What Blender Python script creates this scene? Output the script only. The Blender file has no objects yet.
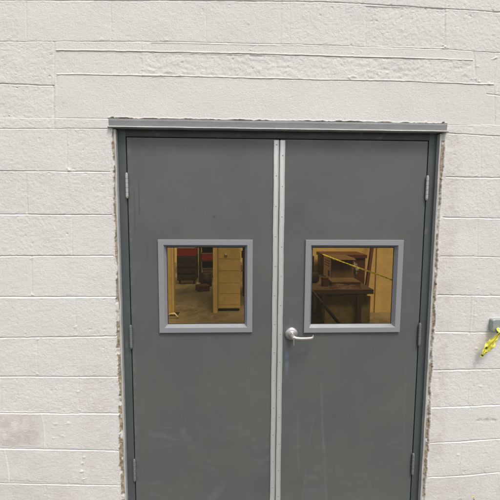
import bpy, bmesh, math
import numpy as np
from mathutils import Vector, Matrix

# ------------------------------------------------------------------ camera, sky, sun, exposure
S = bpy.context.scene
COL = S.collection
cd = bpy.data.cameras.new('camera')
cd.sensor_width = 36.0
cd.lens = 27.36
cd.clip_start = 0.05
cd.clip_end = 2000
cam = bpy.data.objects.new('camera', cd)
COL.objects.link(cam)
r_ = Vector((0.99917, -0.04040, 0.00533))
d_ = Vector((0.00124, -0.10053, -0.99493))
f_ = Vector((0.04073, 0.99411, -0.10040))
m_ = Matrix((( r_.x, -d_.x, -f_.x), (r_.y, -d_.y, -f_.y), (r_.z, -d_.z, -f_.z)))
cam.matrix_world = Matrix.Translation((-0.22656, -1.91189, 1.66984)) @ m_.to_4x4()
S.camera = cam

SUN_EL, SUN_AZ = 62.0, 25.0          # degrees above the ground, degrees right of straight out from the wall
w = bpy.data.worlds.new('World'); S.world = w; w.use_nodes = True
nt = w.node_tree; nt.nodes.clear()
sky = nt.nodes.new('ShaderNodeTexSky'); sky.sky_type = 'NISHITA'; sky.sun_disc = False
sky.sun_elevation = math.radians(SUN_EL)
sky.sun_rotation = math.radians(180 - SUN_AZ)
sky.air_density = 1.0; sky.dust_density = 4.0; sky.ozone_density = 1.0
hs = nt.nodes.new('ShaderNodeHueSaturation'); hs.inputs['Saturation'].default_value = 0.22
bg = nt.nodes.new('ShaderNodeBackground'); bg.inputs['Strength'].default_value = 0.13
wo = nt.nodes.new('ShaderNodeOutputWorld')
nt.links.new(sky.outputs[0], hs.inputs['Color']); nt.links.new(hs.outputs[0], bg.inputs[0]); nt.links.new(bg.outputs[0], wo.inputs[0])

sd = bpy.data.lights.new('sun', 'SUN'); sd.energy = 1.4; sd.angle = math.radians(15); sd.color = (1.0, 0.955, 0.89)
sun = bpy.data.objects.new('sun', sd); COL.objects.link(sun)
e, a = math.radians(SUN_EL), math.radians(SUN_AZ)
sdir = Vector((math.sin(a) * math.cos(e), -math.cos(a) * math.cos(e), math.sin(e)))
sun.rotation_euler = sdir.to_track_quat('Z', 'Y').to_euler()
sun.location = (2, -6, 8)

S.view_settings.view_transform = 'Standard'
S.view_settings.look = 'None'
S.view_settings.gamma = 1.0
S.view_settings.use_curve_mapping = False
S.view_settings.exposure = 0.60

# ------------------------------------------------------------------ materials
def lin(c):
    return tuple(((v / 255) / 12.92 if v / 255 <= 0.04045 else ((v / 255 + 0.055) / 1.055) ** 2.4) for v in c) + (1.0,)

class Mat:
    def __init__(s, name, base, rough=0.6, metal=0.0, spec=0.5):
        s.m = bpy.data.materials.new(name); s.m.use_nodes = True
        s.t = s.m.node_tree; s.b = s.t.nodes['Principled BSDF']
        if len(base) == 3: base = tuple(base) + (1.0,)
        s.base = base
        s.b.inputs['Base Color'].default_value = base
        s.b.inputs['Roughness'].default_value = rough
        s.b.inputs['Metallic'].default_value = metal
        s.b.inputs['Specular IOR Level'].default_value = spec
        s.tc = s.t.nodes.new('ShaderNodeTexCoord')
        s.col = None; s.nrm = None
    def noise(s, scale, detail=4, rough=0.55, stretch=(1, 1, 1)):
        mp = s.t.nodes.new('ShaderNodeMapping'); mp.inputs['Scale'].default_value = stretch
        s.t.links.new(s.tc.outputs['Object'], mp.inputs[0])
        n = s.t.nodes.new('ShaderNodeTexNoise'); n.inputs['Scale'].default_value = scale
        n.inputs['Detail'].default_value = detail; n.inputs['Roughness'].default_value = rough
        s.t.links.new(mp.outputs[0], n.inputs['Vector'])
        return n.outputs['Fac']
    def ramp(s, fac, p0, p1, a=0.0, b=1.0):
        r = s.t.nodes.new('ShaderNodeMapRange'); r.inputs['From Min'].default_value = p0; r.inputs['From Max'].default_value = p1
        r.inputs['To Min'].default_value = a; r.inputs['To Max'].default_value = b
        s.t.links.new(fac, r.inputs['Value']); return r.outputs[0]
    def attr(s, name, ch):
        n = s.t.nodes.new('ShaderNodeAttribute'); n.attribute_name = name
        sp = s.t.nodes.new('ShaderNodeSeparateColor'); s.t.links.new(n.outputs['Color'], sp.inputs[0])
        return sp.outputs[ch]
    def mul(s, x, y):
        n = s.t.nodes.new('ShaderNodeMath'); n.operation = 'MULTIPLY'; s.t.links.new(x, n.inputs[0])
        if isinstance(y, (int, float)): n.inputs[1].default_value = y
        else: s.t.links.new(y, n.inputs[1])
        return n.outputs[0]
    def mix(s, fac, color):
        """lay `color` over what is there, by fac"""
        n = s.t.nodes.new('ShaderNodeMix'); n.data_type = 'RGBA'
        if isinstance(fac, float): n.inputs[0].default_value = fac
        else: s.t.links.new(fac, n.inputs[0])
        if s.col is None: n.inputs[6].default_value = s.base
        else: s.t.links.new(s.col, n.inputs[6])
        n.inputs[7].default_value = tuple(color)[:3] + (1.0,)
        s.col = n.outputs[2]; s.t.links.new(s.col, s.b.inputs['Base Color']); return s
    def bump(s, fac, dist, strength=1.0):
        n = s.t.nodes.new('ShaderNodeBump'); n.inputs['Distance'].default_value = dist; n.inputs['Strength'].default_value = strength
        s.t.links.new(fac, n.inputs['Height'])
        if s.nrm is not None: s.t.links.new(s.nrm, n.inputs['Normal'])
        s.nrm = n.outputs[0]; s.t.links.new(s.nrm, s.b.inputs['Normal']); return s
    def rough(s, fac, a, b):
        s.t.links.new(s.ramp(fac, 0.3, 0.7, a, b), s.b.inputs['Roughness']); return s

def simple(name, base, rough=0.6, metal=0.0, vary=0.15, scale=20, bump=0.0, bscale=200, spec=0.5, stretch=(1, 1, 1)):
    m = Mat(name, base, rough, metal, spec)
    n = m.noise(scale, 5, 0.6, stretch)
    m.mix(m.ramp(n, 0.35, 0.75, 0, 1), tuple(c * (1 - vary) for c in base[:3]))
    m.mix(m.ramp(m.noise(scale * 4.3, 4, 0.6, stretch), 0.5, 0.85, 0, 0.6), tuple(min(1, c * (1 + vary)) for c in base[:3]))
    if bump: m.bump(m.noise(bscale, 3), bump)
    m.rough(n, max(0.05, rough - 0.06), min(1, rough + 0.08))
    return m.m

# masonry paint: mask.r = bare mortar, mask.g = grime, mask.b = whiter along the joints
M = {}
mm = Mat('white_masonry_paint', (0.715, 0.685, 0.65), 0.62, spec=0.35)
mm.mix(mm.ramp(mm.noise(2.2, 3), 0.35, 0.7, 0, 0.7), (0.645, 0.635, 0.600))
mm.mix(mm.ramp(mm.noise(7, 5), 0.42, 0.75, 0, 0.5), (0.72, 0.675, 0.65))
mm.mix(mm.ramp(mm.noise(55, 6, 0.7), 0.56, 0.74, 0, 0.30), (0.52, 0.50, 0.46))
mm.mix(mm.ramp(mm.noise(260, 3, 0.6), 0.60, 0.74, 0, 0.40), (0.42, 0.40, 0.36))
mm.mix(mm.attr('mask', 1), (0.46, 0.405, 0.33))
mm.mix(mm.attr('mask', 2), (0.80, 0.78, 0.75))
nn = mm.noise(70, 6, 0.65)
mm.mix(mm.attr('mask', 0), (0.38, 0.315, 0.22))
mm.mix(mm.mul(mm.attr('mask', 0), mm.ramp(nn, 0.42, 0.62, 0, 0.85)), (0.17, 0.13, 0.085))
mm.mix(mm.mul(mm.attr('mask', 0), mm.ramp(mm.noise(45, 5, 0.6), 0.55, 0.7, 0, 0.8)), (0.52, 0.48, 0.41))
mm.bump(mm.noise(150, 5, 0.7), 0.0022).bump(mm.noise(600, 2), 0.0004)
M['wall'] = mm.m

def paint_steel(name, base, wear=(0.20, 0.205, 0.20), rough=0.42):
    m = Mat(name, base, rough, spec=0.45)
    m.mix(m.ramp(m.noise(2.3, 4), 0.38, 0.66, 0, 0.8), tuple(c * k for c, k in zip(base, (0.80, 0.84, 0.84))))
    m.mix(m.ramp(m.noise(9, 6, 0.7, (1.5, 1, 0.7)), 0.50, 0.75, 0, 0.32), tuple(c * 1.25 for c in base))
    m.mix(m.ramp(m.noise(16, 5, 0.7, (1.6, 1, 0.5)), 0.58, 0.8, 0, 0.25), tuple(c * 0.72 for c in base))
    m.mix(m.ramp(m.noise(60, 5, 0.7), 0.66, 0.8, 0, 0.3), wear)
    m.mix(m.attr('mask', 0), wear)
    m.mix(m.attr('mask', 1), tuple(c * 0.55 for c in base))
    m.mix(m.attr('mask', 2), (0.17, 0.205, 0.27))
    m.bump(m.noise(330, 3, 0.6), 0.00022).bump(m.noise(6, 2), 0.0016)
    m.rough(m.noise(5, 5), rough - 0.05, rough + 0.14)
    return m.m
M['door'] = paint_steel('grey_green_door_paint', (0.104, 0.110, 0.102))
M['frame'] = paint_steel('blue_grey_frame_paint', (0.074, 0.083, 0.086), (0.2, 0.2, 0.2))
M['header'] = paint_steel('shaded_header_paint', (0.045, 0.048, 0.042), (0.2, 0.2, 0.2))  # frame grey darkened: shade under the lintel put into the colour
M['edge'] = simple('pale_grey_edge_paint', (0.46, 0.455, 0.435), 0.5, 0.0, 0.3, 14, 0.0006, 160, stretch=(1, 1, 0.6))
M['lintel'] = simple('grey_lintel_paint', (0.235, 0.24, 0.24), 0.5, 0.0, 0.28, 9, 0.0008, 130, stretch=(0.4, 1, 2))
M['vision'] = simple('light_grey_window_frame_paint', (0.245, 0.253, 0.265), 0.30, 0.0, 0.035, 8, 0.0001, 300)
M['alu'] = simple('brushed_aluminium', (0.68, 0.67, 0.645), 0.38, 0.55, 0.14, 10, 0.0001, 300, stretch=(4, 1, 0.5))
M['nickel'] = simple('satin_nickel', (0.52, 0.50, 0.48), 0.30, 0.8, 0.08, 20)
M['hinge_bare'] = simple('bare_hinge_steel', (0.52, 0.51, 0.49), 0.42, 0.5, 0.25, 60)
M['hinge'] = simple('painted_hinge_steel', (0.17, 0.18, 0.18), 0.42, 0.1, 0.3, 60)
M['dark'] = simple('black_rubber', (0.02, 0.02, 0.02), 0.7)
M['screw'] = simple('dull_screw_steel', (0.30, 0.30, 0.29), 0.45, 0.6)
M['galv'] = simple('galvanised_steel', (0.36, 0.385, 0.38), 0.48, 0.35, 0.25, 45)
ty = Mat('yellow_vinyl_tape', (0.78, 0.74, 0.11), 0.38)
ty.mix(ty.ramp(ty.noise(60, 3, 0.6), 0.55, 0.75, 0, 0.4), (0.86, 0.84, 0.42))
ty.mix(ty.attr('mask', 0), (0.07, 0.065, 0.02))
ty.b.inputs['Subsurface Weight'].default_value = 0.0
M['tape'] = ty.m
M['leaf'] = simple('weed_leaf', (0.10, 0.15, 0.035), 0.55, vary=0.4, scale=80)
M['flower'] = simple('weed_flower', (0.55, 0.52, 0.08), 0.6)
g = Mat('worn_asphalt', (0.085, 0.083, 0.080), 0.9)
g.mix(g.ramp(g.noise(0.8, 6), 0.35, 0.7, 0, 0.8), (0.060, 0.060, 0.060))
g.mix(g.ramp(g.noise(30, 6, 0.7), 0.5, 0.75, 0, 0.6), (0.13, 0.128, 0.122))
g.bump(g.noise(120, 5), 0.002)
M['ground'] = g.m
g = Mat('shop_floor_concrete', (0.17, 0.155, 0.125), 0.45)
g.mix(g.ramp(g.noise(1.3, 6), 0.42, 0.58, 0, 0.9), (0.075, 0.068, 0.045))
g.mix(g.ramp(g.noise(9, 6, 0.7), 0.48, 0.66, 0, 0.75), (0.24, 0.22, 0.18))
M['floor'] = g.m
M['cream'] = simple('cream_wall_paint', (0.60, 0.47, 0.26), 0.6, vary=0.25, scale=5)
M['tan'] = simple('tan_steel_paint', (0.50, 0.39, 0.20), 0.45, vary=0.25, scale=9)
M['card'] = simple('brown_cardboard', (0.13, 0.078, 0.042), 0.85, vary=0.55, scale=16)
M['paper'] = simple('pale_kraft_label', (0.66, 0.52, 0.33), 0.8, vary=0.2, scale=12)
M['maroon'] = simple('maroon_painted_board', (0.075, 0.022, 0.014), 0.55, vary=0.5, scale=14)
M['red'] = simple('red_enamel', (0.17, 0.013, 0.012), 0.35, vary=0.5)
M['black'] = simple('black_steel', (0.012, 0.010, 0.010), 0.5, vary=0.2)
M['wood'] = simple('worn_timber', (0.085, 0.058, 0.040), 0.7, vary=0.6, scale=14, stretch=(0.4, 1, 3))
M['ply'] = simple('dusty_plywood', (0.33, 0.27, 0.17), 0.75, vary=0.5, scale=11)
M['white'] = simple('white_plastic', (0.6, 0.58, 0.52), 0.4)
M['grey'] = simple('grey_plastic_bag', (0.22, 0.22, 0.24), 0.3, vary=0.5, scale=30)
M['roof'] = simple('roof_board', (0.45, 0.42, 0.36), 0.7)
# window glass with an amber film
gm = bpy.data.materials.new('amber_tinted_glass'); gm.use_nodes = True; t = gm.node_tree; t.nodes.clear()
tr = t.nodes.new('ShaderNodeBsdfTransparent'); tr.inputs[0].default_value = (0.95, 0.82, 0.55, 1)
gl = t.nodes.new('ShaderNodeBsdfGlossy'); gl.inputs['Roughness'].default_value = 0.015; gl.inputs[0].default_value = (1, 1, 1, 1)
fr = t.nodes.new('ShaderNodeFresnel'); fr.inputs[0].default_value = 1.45
mx = t.nodes.new('ShaderNodeMixShader'); out = t.nodes.new('ShaderNodeOutputMaterial')
t.links.new(fr.outputs[0], mx.inputs[0]); t.links.new(tr.outputs[0], mx.inputs[1]); t.links.new(gl.outputs[0], mx.inputs[2]); t.links.new(mx.outputs[0], out.inputs[0])
M['glass'] = gm

# ------------------------------------------------------------------ object helpers
def tag(o, label=None, cat=None, group=None, kind=None):
    if cat and not kind: kind = 'thing'
    for k, v in (('label', label), ('category', cat), ('group', group), ('kind', kind)):
        if v: o[k] = v
    return o
def empty(name, loc=(0, 0, 0)):
    o = bpy.data.objects.new(name, None); o.location = loc; o.empty_display_size = 0.05; COL.objects.link(o); return o
def obj(name, bm, mat, parent=None, smooth=False, bevel=0.0, seg=2):
    """link a bmesh written in world coordinates as one mesh object; its origin goes to its parent's"""
    if bevel:
        bmesh.ops.bevel(bm, geom=[e for e in bm.edges if len(e.link_faces) == 2 and e.calc_face_angle(0) > 0.6], offset=bevel, segments=seg, affect='EDGES', profile=0.5)
    bmesh.ops.recalc_face_normals(bm, faces=bm.faces)
    off = Vector((0, 0, 0)); q = parent
    while q is not None:
        off += q.location; q = q.parent
    bmesh.ops.translate(bm, verts=bm.verts, vec=-off)
    me = bpy.data.meshes.new(name); bm.to_mesh(me); bm.free(); me.materials.append(M[mat])
    if smooth:
        me.polygons.foreach_set('use_smooth', [True] * len(me.polygons))
    o = bpy.data.objects.new(name, me); COL.objects.link(o)
    if parent: o.parent = parent
    return o
def box(bm, x0, x1, y0, y1, z0, z1, rot=None):
    v = [bm.verts.new((x, y, z)) for x in (x0, x1) for y in (y0, y1) for z in (z0, z1)]
    for f in ((0, 1, 3, 2), (4, 6, 7, 5), (0, 4, 5, 1), (2, 3, 7, 6), (0, 2, 6, 4), (1, 5, 7, 3)):
        bm.faces.new([v[i] for i in f])
    if rot:
        c = Vector(((x0 + x1) / 2, (y0 + y1) / 2, (z0 + z1) / 2))
        bmesh.ops.rotate(bm, verts=v, cent=c, matrix=Matrix.Rotation(rot, 3, 'Z'))
    return v
def B(*a, **k):
    bm = bmesh.new(); box(bm, *a, **k); return bm
def tube(bm, pts, radii, seg=16, cap=True):
    pts = [Vector(p) for p in pts]; rings = []
    if isinstance(radii, (int, float)): radii = [radii] * len(pts)
    for i, p in enumerate(pts):
        d = (pts[min(i + 1, len(pts) - 1)] - pts[max(i - 1, 0)]).normalized()
        q = d.to_track_quat('Z', 'Y')
        r = radii[i]; rx, ry = r if isinstance(r, tuple) else (r, r)
        rings.append([bm.verts.new(p + q @ Vector((rx * math.cos(2 * math.pi * k / seg), ry * math.sin(2 * math.pi * k / seg), 0))) for k in range(seg)])
    for a_, b_ in zip(rings, rings[1:]):
        for k in range(seg):
            bm.faces.new([a_[k], a_[(k + 1) % seg], b_[(k + 1) % seg], b_[k]])
    if cap:
        bm.faces.new(rings[0][::-1]); bm.faces.new(rings[-1])
    return rings
def lathe(bm, c, axis, prof, seg=28):
    """prof: (distance along axis, radius)"""
    axis = Vector(axis).normalized(); q = axis.to_track_quat('Z', 'Y'); c = Vector(c); rings = []
    for d, r in prof:
        rings.append([bm.verts.new(c + q @ Vector((r * math.cos(2 * math.pi * k / seg), r * math.sin(2 * math.pi * k / seg), d))) for k in range(seg)])
    for a_, b_ in zip(rings, rings[1:]):
        for k in range(seg):
            bm.faces.new([a_[k], a_[(k + 1) % seg], b_[(k + 1) % seg], b_[k]])
    bm.faces.new(rings[0][::-1]); bm.faces.new(rings[-1])

def vnoise(X, Z, cell, seed):
    """smooth value noise, about -1..1"""
    u = X / cell + 1000.37; v = Z / cell + 1000.71
    iu = np.floor(u).astype(np.int64); iv = np.floor(v).astype(np.int64)
    fu = u - iu; fv = v - iv; fu = fu * fu * (3 - 2 * fu); fv = fv * fv * (3 - 2 * fv)
    def h(a_, b_):
        n = (a_ * 374761393 + b_ * 668265263 + seed * 974634777) & 0xffffffff
        n = ((n ^ (n >> 13)) * 1274126177) & 0xffffffff
        n = ((n ^ (n >> 16)) * 2246822519) & 0xffffffff
        return ((n ^ (n >> 15)) & 0xffff) / 32767.5 - 1.0
    return (h(iu, iv) * (1 - fu) + h(iu + 1, iv) * fu) * (1 - fv) + (h(iu, iv + 1) * (1 - fu) + h(iu + 1, iv + 1) * fu) * fv

def mesh_np(name, V, F, mat, mask=None, smooth=True, parent=None):
    me = bpy.data.meshes.new(name)
    me.vertices.add(len(V)); me.vertices.foreach_set('co', np.asarray(V, np.float32).ravel())
    me.loops.add(len(F) * 4); me.loops.foreach_set('vertex_index', np.asarray(F, np.int32).ravel())
    me.polygons.add(len(F)); me.polygons.foreach_set('loop_start', np.arange(0, len(F) * 4, 4, dtype=np.int32))
    me.polygons.foreach_set('loop_total', np.full(len(F), 4, np.int32))
    me.polygons.foreach_set('use_smooth', np.full(len(F), smooth, bool))
    if mask is not None:
        at = me.color_attributes.new('mask', 'FLOAT_COLOR', 'POINT')
        c = np.ones((len(V), 4), np.float32); c[:, :mask.shape[1]] = mask
        at.data.foreach_set('color', c.ravel())
    me.update(calc_edges=True); me.materials.append(M[mat])
    o = bpy.data.objects.new(name, me); COL.objects.link(o)
    if parent: o.parent = parent
    return o
def smooth01(t):
    t = np.clip(t, 0, 1); return t * t * (3 - 2 * t)

# ------------------------------------------------------------------ ground
tag(obj('ground', B(-300, 300, -300, 300, -0.5, 0.0), 'ground'), kind='structure')

# ------------------------------------------------------------------ block wall (real relief: joints, ragged mortar, uneven paint)
JOINTS = [
    ('h', [(-1.582, 2.629), (-1.313, 2.636), (-0.856, 2.647), (-0.532, 2.655)], 3, 8),
    ('h', [(-0.532, 2.655), (-0.107, 2.665), (0.229, 2.668), (0.57, 2.66), (1.067, 2.644), (1.371, 2.635)], 4, 8),
    ('h', [(-1.596, 2.445), (-1.324, 2.455), (-0.558, 2.473), (0.088, 2.473), (0.579, 2.468), (0.793, 2.466)], 2.5, 6),
    ('h', [(0.793, 2.466), (1.081, 2.456), (1.388, 2.448)], 2.2, 6),
    ('s', [(-1.068, 2.418), (-0.85, 2.422), (-0.677, 2.422), (-0.153, 2.424), (0.235, 2.421), (0.581, 2.419), (0.947, 2.415)], 7, 6),
    ('s', [(-1.069, 2.31), (-0.821, 2.312), (-0.561, 2.313), (-0.153, 2.311), (0.238, 2.309), (0.586, 2.311), (0.939, 2.303), (1.062, 2.301)], 6, 6),
    ('h', [(-1.61, 2.263), (-1.335, 2.264), (-1.085, 2.261)], 6, 8),
    ('h', [(1.024, 2.259), (1.096, 2.252), (1.407, 2.241)], 4, 8),
    ('h', [(-1.078, 2.11), (-0.837, 2.112)], 2, 5),
    ('h', [(0.834, 2.107), (0.978, 2.108), (1.081, 2.102)], 2, 4),
    ('h', [(-1.625, 2.055), (-1.347, 2.057), (-1.113, 2.061), (-0.833, 2.065)], 3, 7),
    ('h', [(0.837, 2.066), (1.059, 2.056), (1.424, 2.05)], 3.5, 8),
    ('h', [(-1.64, 1.858), (-1.359, 1.859), (-0.835, 1.859)], 5, 8),
    ('h', [(0.844, 1.85), (1.126, 1.847), (1.443, 1.845)], 4.5, 8),
    ('h', [(-1.655, 1.651), (-1.371, 1.65), (-0.832, 1.65)], 5, 8),
    ('h', [(0.84, 1.645), (1.141, 1.641), (1.461, 1.64)], 5, 8),
    ('h', [(-1.67, 1.445), (-1.383, 1.445), (-0.833, 1.447)], 5, 9),
    ('h', [(0.836, 1.445), (1.022, 1.444), (1.156, 1.439), (1.48, 1.437)], 3.5, 7),
    ('h', [(-1.685, 1.241), (-1.396, 1.239), (-0.824, 1.237)], 5, 9),
    ('h', [(0.832, 1.24), (1.171, 1.235), (1.498, 1.231)], 5, 9),
    ('h', [(-1.701, 1.029), (-1.408, 1.029), (-1.111, 1.031), (-0.826, 1.032)], 5, 9),
    ('h', [(0.832, 1.043), (1.185, 1.035), (1.516, 1.029)], 5, 9),
    ('h', [(-1.716, 0.831), (-1.42, 0.827), (-1.12, 0.821), (-0.822, 0.818)], 5, 9),
    ('h', [(0.833, 0.833), (1.2, 0.834), (1.534, 0.834)], 5, 9),
    ('h', [(-1.73, 0.64), (-1.431, 0.632), (-1.129, 0.623), (-0.822, 0.618)], 5, 9),
    ('h', [(0.833, 0.625), (0.993, 0.626), (1.215, 0.632), (1.551, 0.641)], 5, 9),
    ('h', [(-1.744, 0.453), (-1.443, 0.437), (-1.138, 0.425), (-0.823, 0.413)], 5, 9),
    ('h', [(0.838, 0.422), (1.005, 0.425), (1.229, 0.436), (1.569, 0.448)], 5, 9),
    ('h', [(-1.758, 0.263), (-1.454, 0.245), (-1.146, 0.23), (-0.823, 0.216)], 4, 8),
    ('h', [(0.838, 0.222), (1.018, 0.225), (1.244, 0.24), (1.587, 0.253)], 5, 9),
    ('h', [(-1.772, 0.074), (-1.466, 0.054), (-0.829, 0.023)], 5, 9),
    ('h', [(0.837, 0.025), (1.259, 0.034), (1.605, 0.048)], 5, 9),
    ('v', [(-1.076, 2.461), (-1.085, 2.264)], 2.5, 8),
    ('v', [(-1.089, 2.264), (-1.093, 2.06)], 4, 10),
    ('v', [(-1.067, 2.305), (-1.071, 2.112)], 2, 4),
    ('v', [(-0.669, 2.47), (-0.67, 2.317)], 1.5, 4),
    ('v', [(0.949, 2.457), (0.97, 2.306)], 3, 8),
    ('v', [(1.061, 2.308), (1.081, 2.105)], 2, 5),
    ('v', [(1.066, 2.455), (1.062, 2.303)], 2.5, 7),
    ('v', [(-1.195, 2.637), (-1.202, 2.46)], 1, 6),
    ('v', [(-1.424, 2.455), (-1.436, 2.262)], 1.5, 6),
    ('v', [(-0.363, 2.659), (-0.364, 2.479)], 0.6, 5),
    ('v', [(-0.806, 2.648), (-0.811, 2.469)], 0.5, 6),
    ('v', [(0.401, 2.657), (0.408, 2.473)], 2, 6),
    ('v', [(0.792, 2.653), (0.803, 2.468)], 0.8, 6),
    ('v', [(0.036, 2.661), (0.039, 2.474)], 0.5, 6),
    ('v', [(-1.033, 2.061), (-1.041, 1.862)], 2.2, 6),
    ('v', [(-1.408, 2.056), (-1.42, 1.858)], 1.5, 6),
    ('v', [(-1.231, 1.86), (-1.24, 1.653)], 1.2, 6),
    ('v', [(-1.026, 1.654), (-1.034, 1.446)], 0.8, 6),
    ('v', [(-1.414, 1.652), (-1.427, 1.445)], 1.5, 6),
    ('v', [(-1.231, 1.446), (-1.239, 1.239)], 3, 8),
    ('v', [(-1.025, 1.238), (-1.031, 1.026)], 0.8, 6),
    ('v', [(-1.415, 1.24), (-1.423, 1.029)], 0.8, 6),
    ('v', [(-1.225, 1.027), (-1.233, 0.827)], 0.9, 6),
    ('v', [(-1.027, 0.825), (-1.032, 0.625)], 0.9, 6),
    ('v', [(-1.415, 0.83), (-1.424, 0.632)], 0.8, 6),
    ('b', [(-1.223, 0.623), (-1.217, 0.431)], 2, 7),
    ('v', [(-1.025, 0.421), (-1.027, 0.224)], 1.2, 6),
    ('b', [(-1.423, 0.43), (-1.408, 0.245)], 2, 7),
    ('v', [(-1.219, 0.229), (-1.222, 0.041)], 1, 6),
    ('v', [(1.012, 2.06), (1.026, 1.852)], 0.6, 6),
    ('v', [(1.024, 1.644), (1.033, 1.442)], 0.6, 6),
    ('v', [(1.03, 1.235), (1.033, 1.036)], 0.7, 6),
    ('v', [(1.03, 0.832), (1.032, 0.624)], 0.5, 6),
    ('v', [(1.017, 0.424), (1.012, 0.225)], 1, 6),
    ('v', [(1.215, 1.848), (1.226, 1.645)], 1, 6),
    ('v', [(1.225, 1.442), (1.236, 1.235)], 1, 6),
    ('v', [(1.229, 1.034), (1.239, 0.83)], 1, 6),
    ('v', [(1.232, 0.627), (1.23, 0.431)], 1, 6),
]
WL, WR, WT = -5.0, 6.0, 4.05           # wall ends and top
OL, OR, OT = -0.811, 0.812, 2.108      # masonry opening
# the courses further out, beyond the surveyed part
for k in range(6):
    z = 2.655 + 0.2032 * (k + 1)
    JOINTS.append(('h', [(WL, z), (WR, z)], 4.5, 9))
    for n in range(28):
        x = WL + 0.1 + n * 0.4064 + (0.2032 if k % 2 else 0)
        JOINTS.append(('v', [(x, z - 0.2032), (x, z)], 1.0, 6))
hz_l = [2.629, 2.445, 2.263, 2.055, 1.858, 1.651, 1.445, 1.241, 1.029, 0.831, 0.64, 0.453, 0.263, 0.074]
hz_r = [2.635, 2.448, 2.241, 2.05, 1.845, 1.64, 1.437, 1.231, 1.029, 0.834, 0.641, 0.448, 0.253, 0.048]
for zs_, x0, x1, sgn in ((hz_l, -1.58, WL, -1), (hz_r, 1.37, WR, 1)):
    for i, z in enumerate(zs_):
        JOINTS.append(('h', [(x1, z), (x0 - sgn * (0.0 if sgn < 0 else -0.2), z)] if sgn < 0 else [(1.37 + 0.02 * i, z), (x1, z)], 5, 9))
        zb = zs_[i + 1] if i + 1 < len(zs_) else 0
        for n in range(1, 11):
            xx = sgn * (1.43 + (0.2032 if i % 2 else 0.0) + 0.4064 * n)
            JOINTS.append(('v', [(xx, zb), (xx, z)], 1.2, 6))

def axis_coords(lo, hi, fine_lo, fine_hi, fine, coarse, extra):
    a = np.concatenate([np.arange(lo, fine_lo, coarse), np.arange(fine_lo, fine_hi, fine), np.arange(fine_hi, hi, coarse), [hi]])
    a = np.unique(np.concatenate([a, extra])); return a
def near(a, keep, tol):
    """drop grid lines closer than tol to the lines that must be kept"""
    k = np.ones(len(a), bool)
    for e_ in keep: k &= (np.abs(a - e_) > tol) | (np.abs(a - e_) < 1e-9)
    return a[k]
xe = np.array([OL, OR]); ze = np.array([OT])
xs = near(axis_coords(WL, WR, -1.62, 1.75, 0.0033, 0.012, xe), xe, 0.0012)
zf = []
for k_, pts, d, w_ in JOINTS:
    if k_ in 'hs':
        for p in pts:
            if p[1] < 2.72: zf.append(p[1])
zg = [0.0]; z = 0.0
zf = np.array(zf)
while z < 2.75:
    z += 0.0016 if np.min(np.abs(zf - z)) < 0.0085 else 0.0036
    zg.append(z)
zg += list(np.arange(z + 0.008, WT, 0.008)) + [WT]
zs = near(np.unique(np.concatenate([np.array(zg), ze])), ze, 0.0008)
X, Z = np.meshgrid(xs, zs)            # [iz, ix]
Hh = np.zeros_like(X)                 # height towards the viewer, metres
mask = np.zeros(X.shape + (3,))

# block-by-block differences, following the real courses
up_ = [2.655 + 0.2032 * k for k in range(6, 0, -1)]
il_ = [2.647, 2.470, 2.262, 2.063, 1.859, 1.650, 1.447, 1.237, 1.032, 0.818, 0.618, 0.413, 0.216, 0.023]
ir_ = [2.652, 2.466, 2.263, 2.066, 1.850, 1.645, 1.445, 1.240, 1.043, 0.833, 0.625, 0.422, 0.222, 0.025]
row = np.zeros(X.shape, int)
for a_, c_, e_, b_ in zip(up_ + hz_l, up_ + il_, up_ + ir_, up_ + hz_r):
    row += Z < np.interp(X, [-1.70, -1.42, -0.83, -0.5, 0.3, 0.83, 1.08, 1.45], [a_, a_, c_, c_ + (0.015 if a_ in (2.629,) else 0.0), e_ + (0.013 if a_ in (2.629,) else 0.0), e_, (e_ + b_) / 2 if a_ != 2.629 else 2.643, b_])
side_l = X < 0
par = row % 2                                   # which half-block the upright joints stand on
xo = np.where(par == 0, 1.03, 1.235)
colm = np.where(side_l, np.floor((X + xo) / 0.4064), 50 + np.floor((X - xo + 0.01) / 0.4064)).astype(int)
hsh = ((row * 7919 + colm * 104729 + 999331) * 2654435761 % 4294967296) / 4294967296.0
hs2 = ((row * 15485863 + colm * 32452843 + 77777) * 2654435761 % 4294967296) / 4294967296.0
rough_amp = 0.55 + 0.55 * hsh
side = (X < -1.08) & (Z > 2.06) & (Z < 2.46)
rough_amp = np.where(side, 1.1, rough_amp)
lint = (X > -1.07) & (X < 1.08) & (Z > 2.11) & (Z < 2.31)
rough_amp = np.where(lint, 0.45, rough_amp)
strip = (X > -0.67) & (X < 0.94) & (Z > 2.315) & (Z < 2.418)
rough_amp = np.where(strip, 1.35, rough_amp)
strip_up = (X > -1.07) & (X < 0.94) & (Z > 2.42) & (Z < 2.466)
rough_amp = np.where(strip_up, 0.4, rough_amp)
rb = (X > 0.403) & (X < 0.797) & (Z > 2.474) & (Z < 2.655)
rough_amp = np.where(rb, 1.3, rough_amp)
Hh += np.where(lint | strip | strip_up | side, 0.0, (hs2 - 0.5) * 0.0020)
Hh += np.where(rb, -0.0018, 0.0)
tex = 0.48 * vnoise(X, Z, 0.0072, 1) + 0.26 * vnoise(X, Z, 0.013, 2) + 0.20 * vnoise(X, Z, 0.028, 3)
Hh += tex * 0.0012 * rough_amp + 0.0011 * vnoise(X, Z, 0.11, 4) + 0.0018 * vnoise(X, Z, 0.45, 5)
pits = np.clip(vnoise(X, Z, 0.011, 8) * vnoise(X, Z, 0.019, 9) - 0.42, 0, 1)
Hh -= pits * 0.006 * rough_amp
Hh += np.where(strip, 0.0015 * vnoise(X + 0.4 * Z, Z * 2.2, 0.03, 11) * smooth01(vnoise(X, Z, 0.2, 12) + 0.6), 0)

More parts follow.
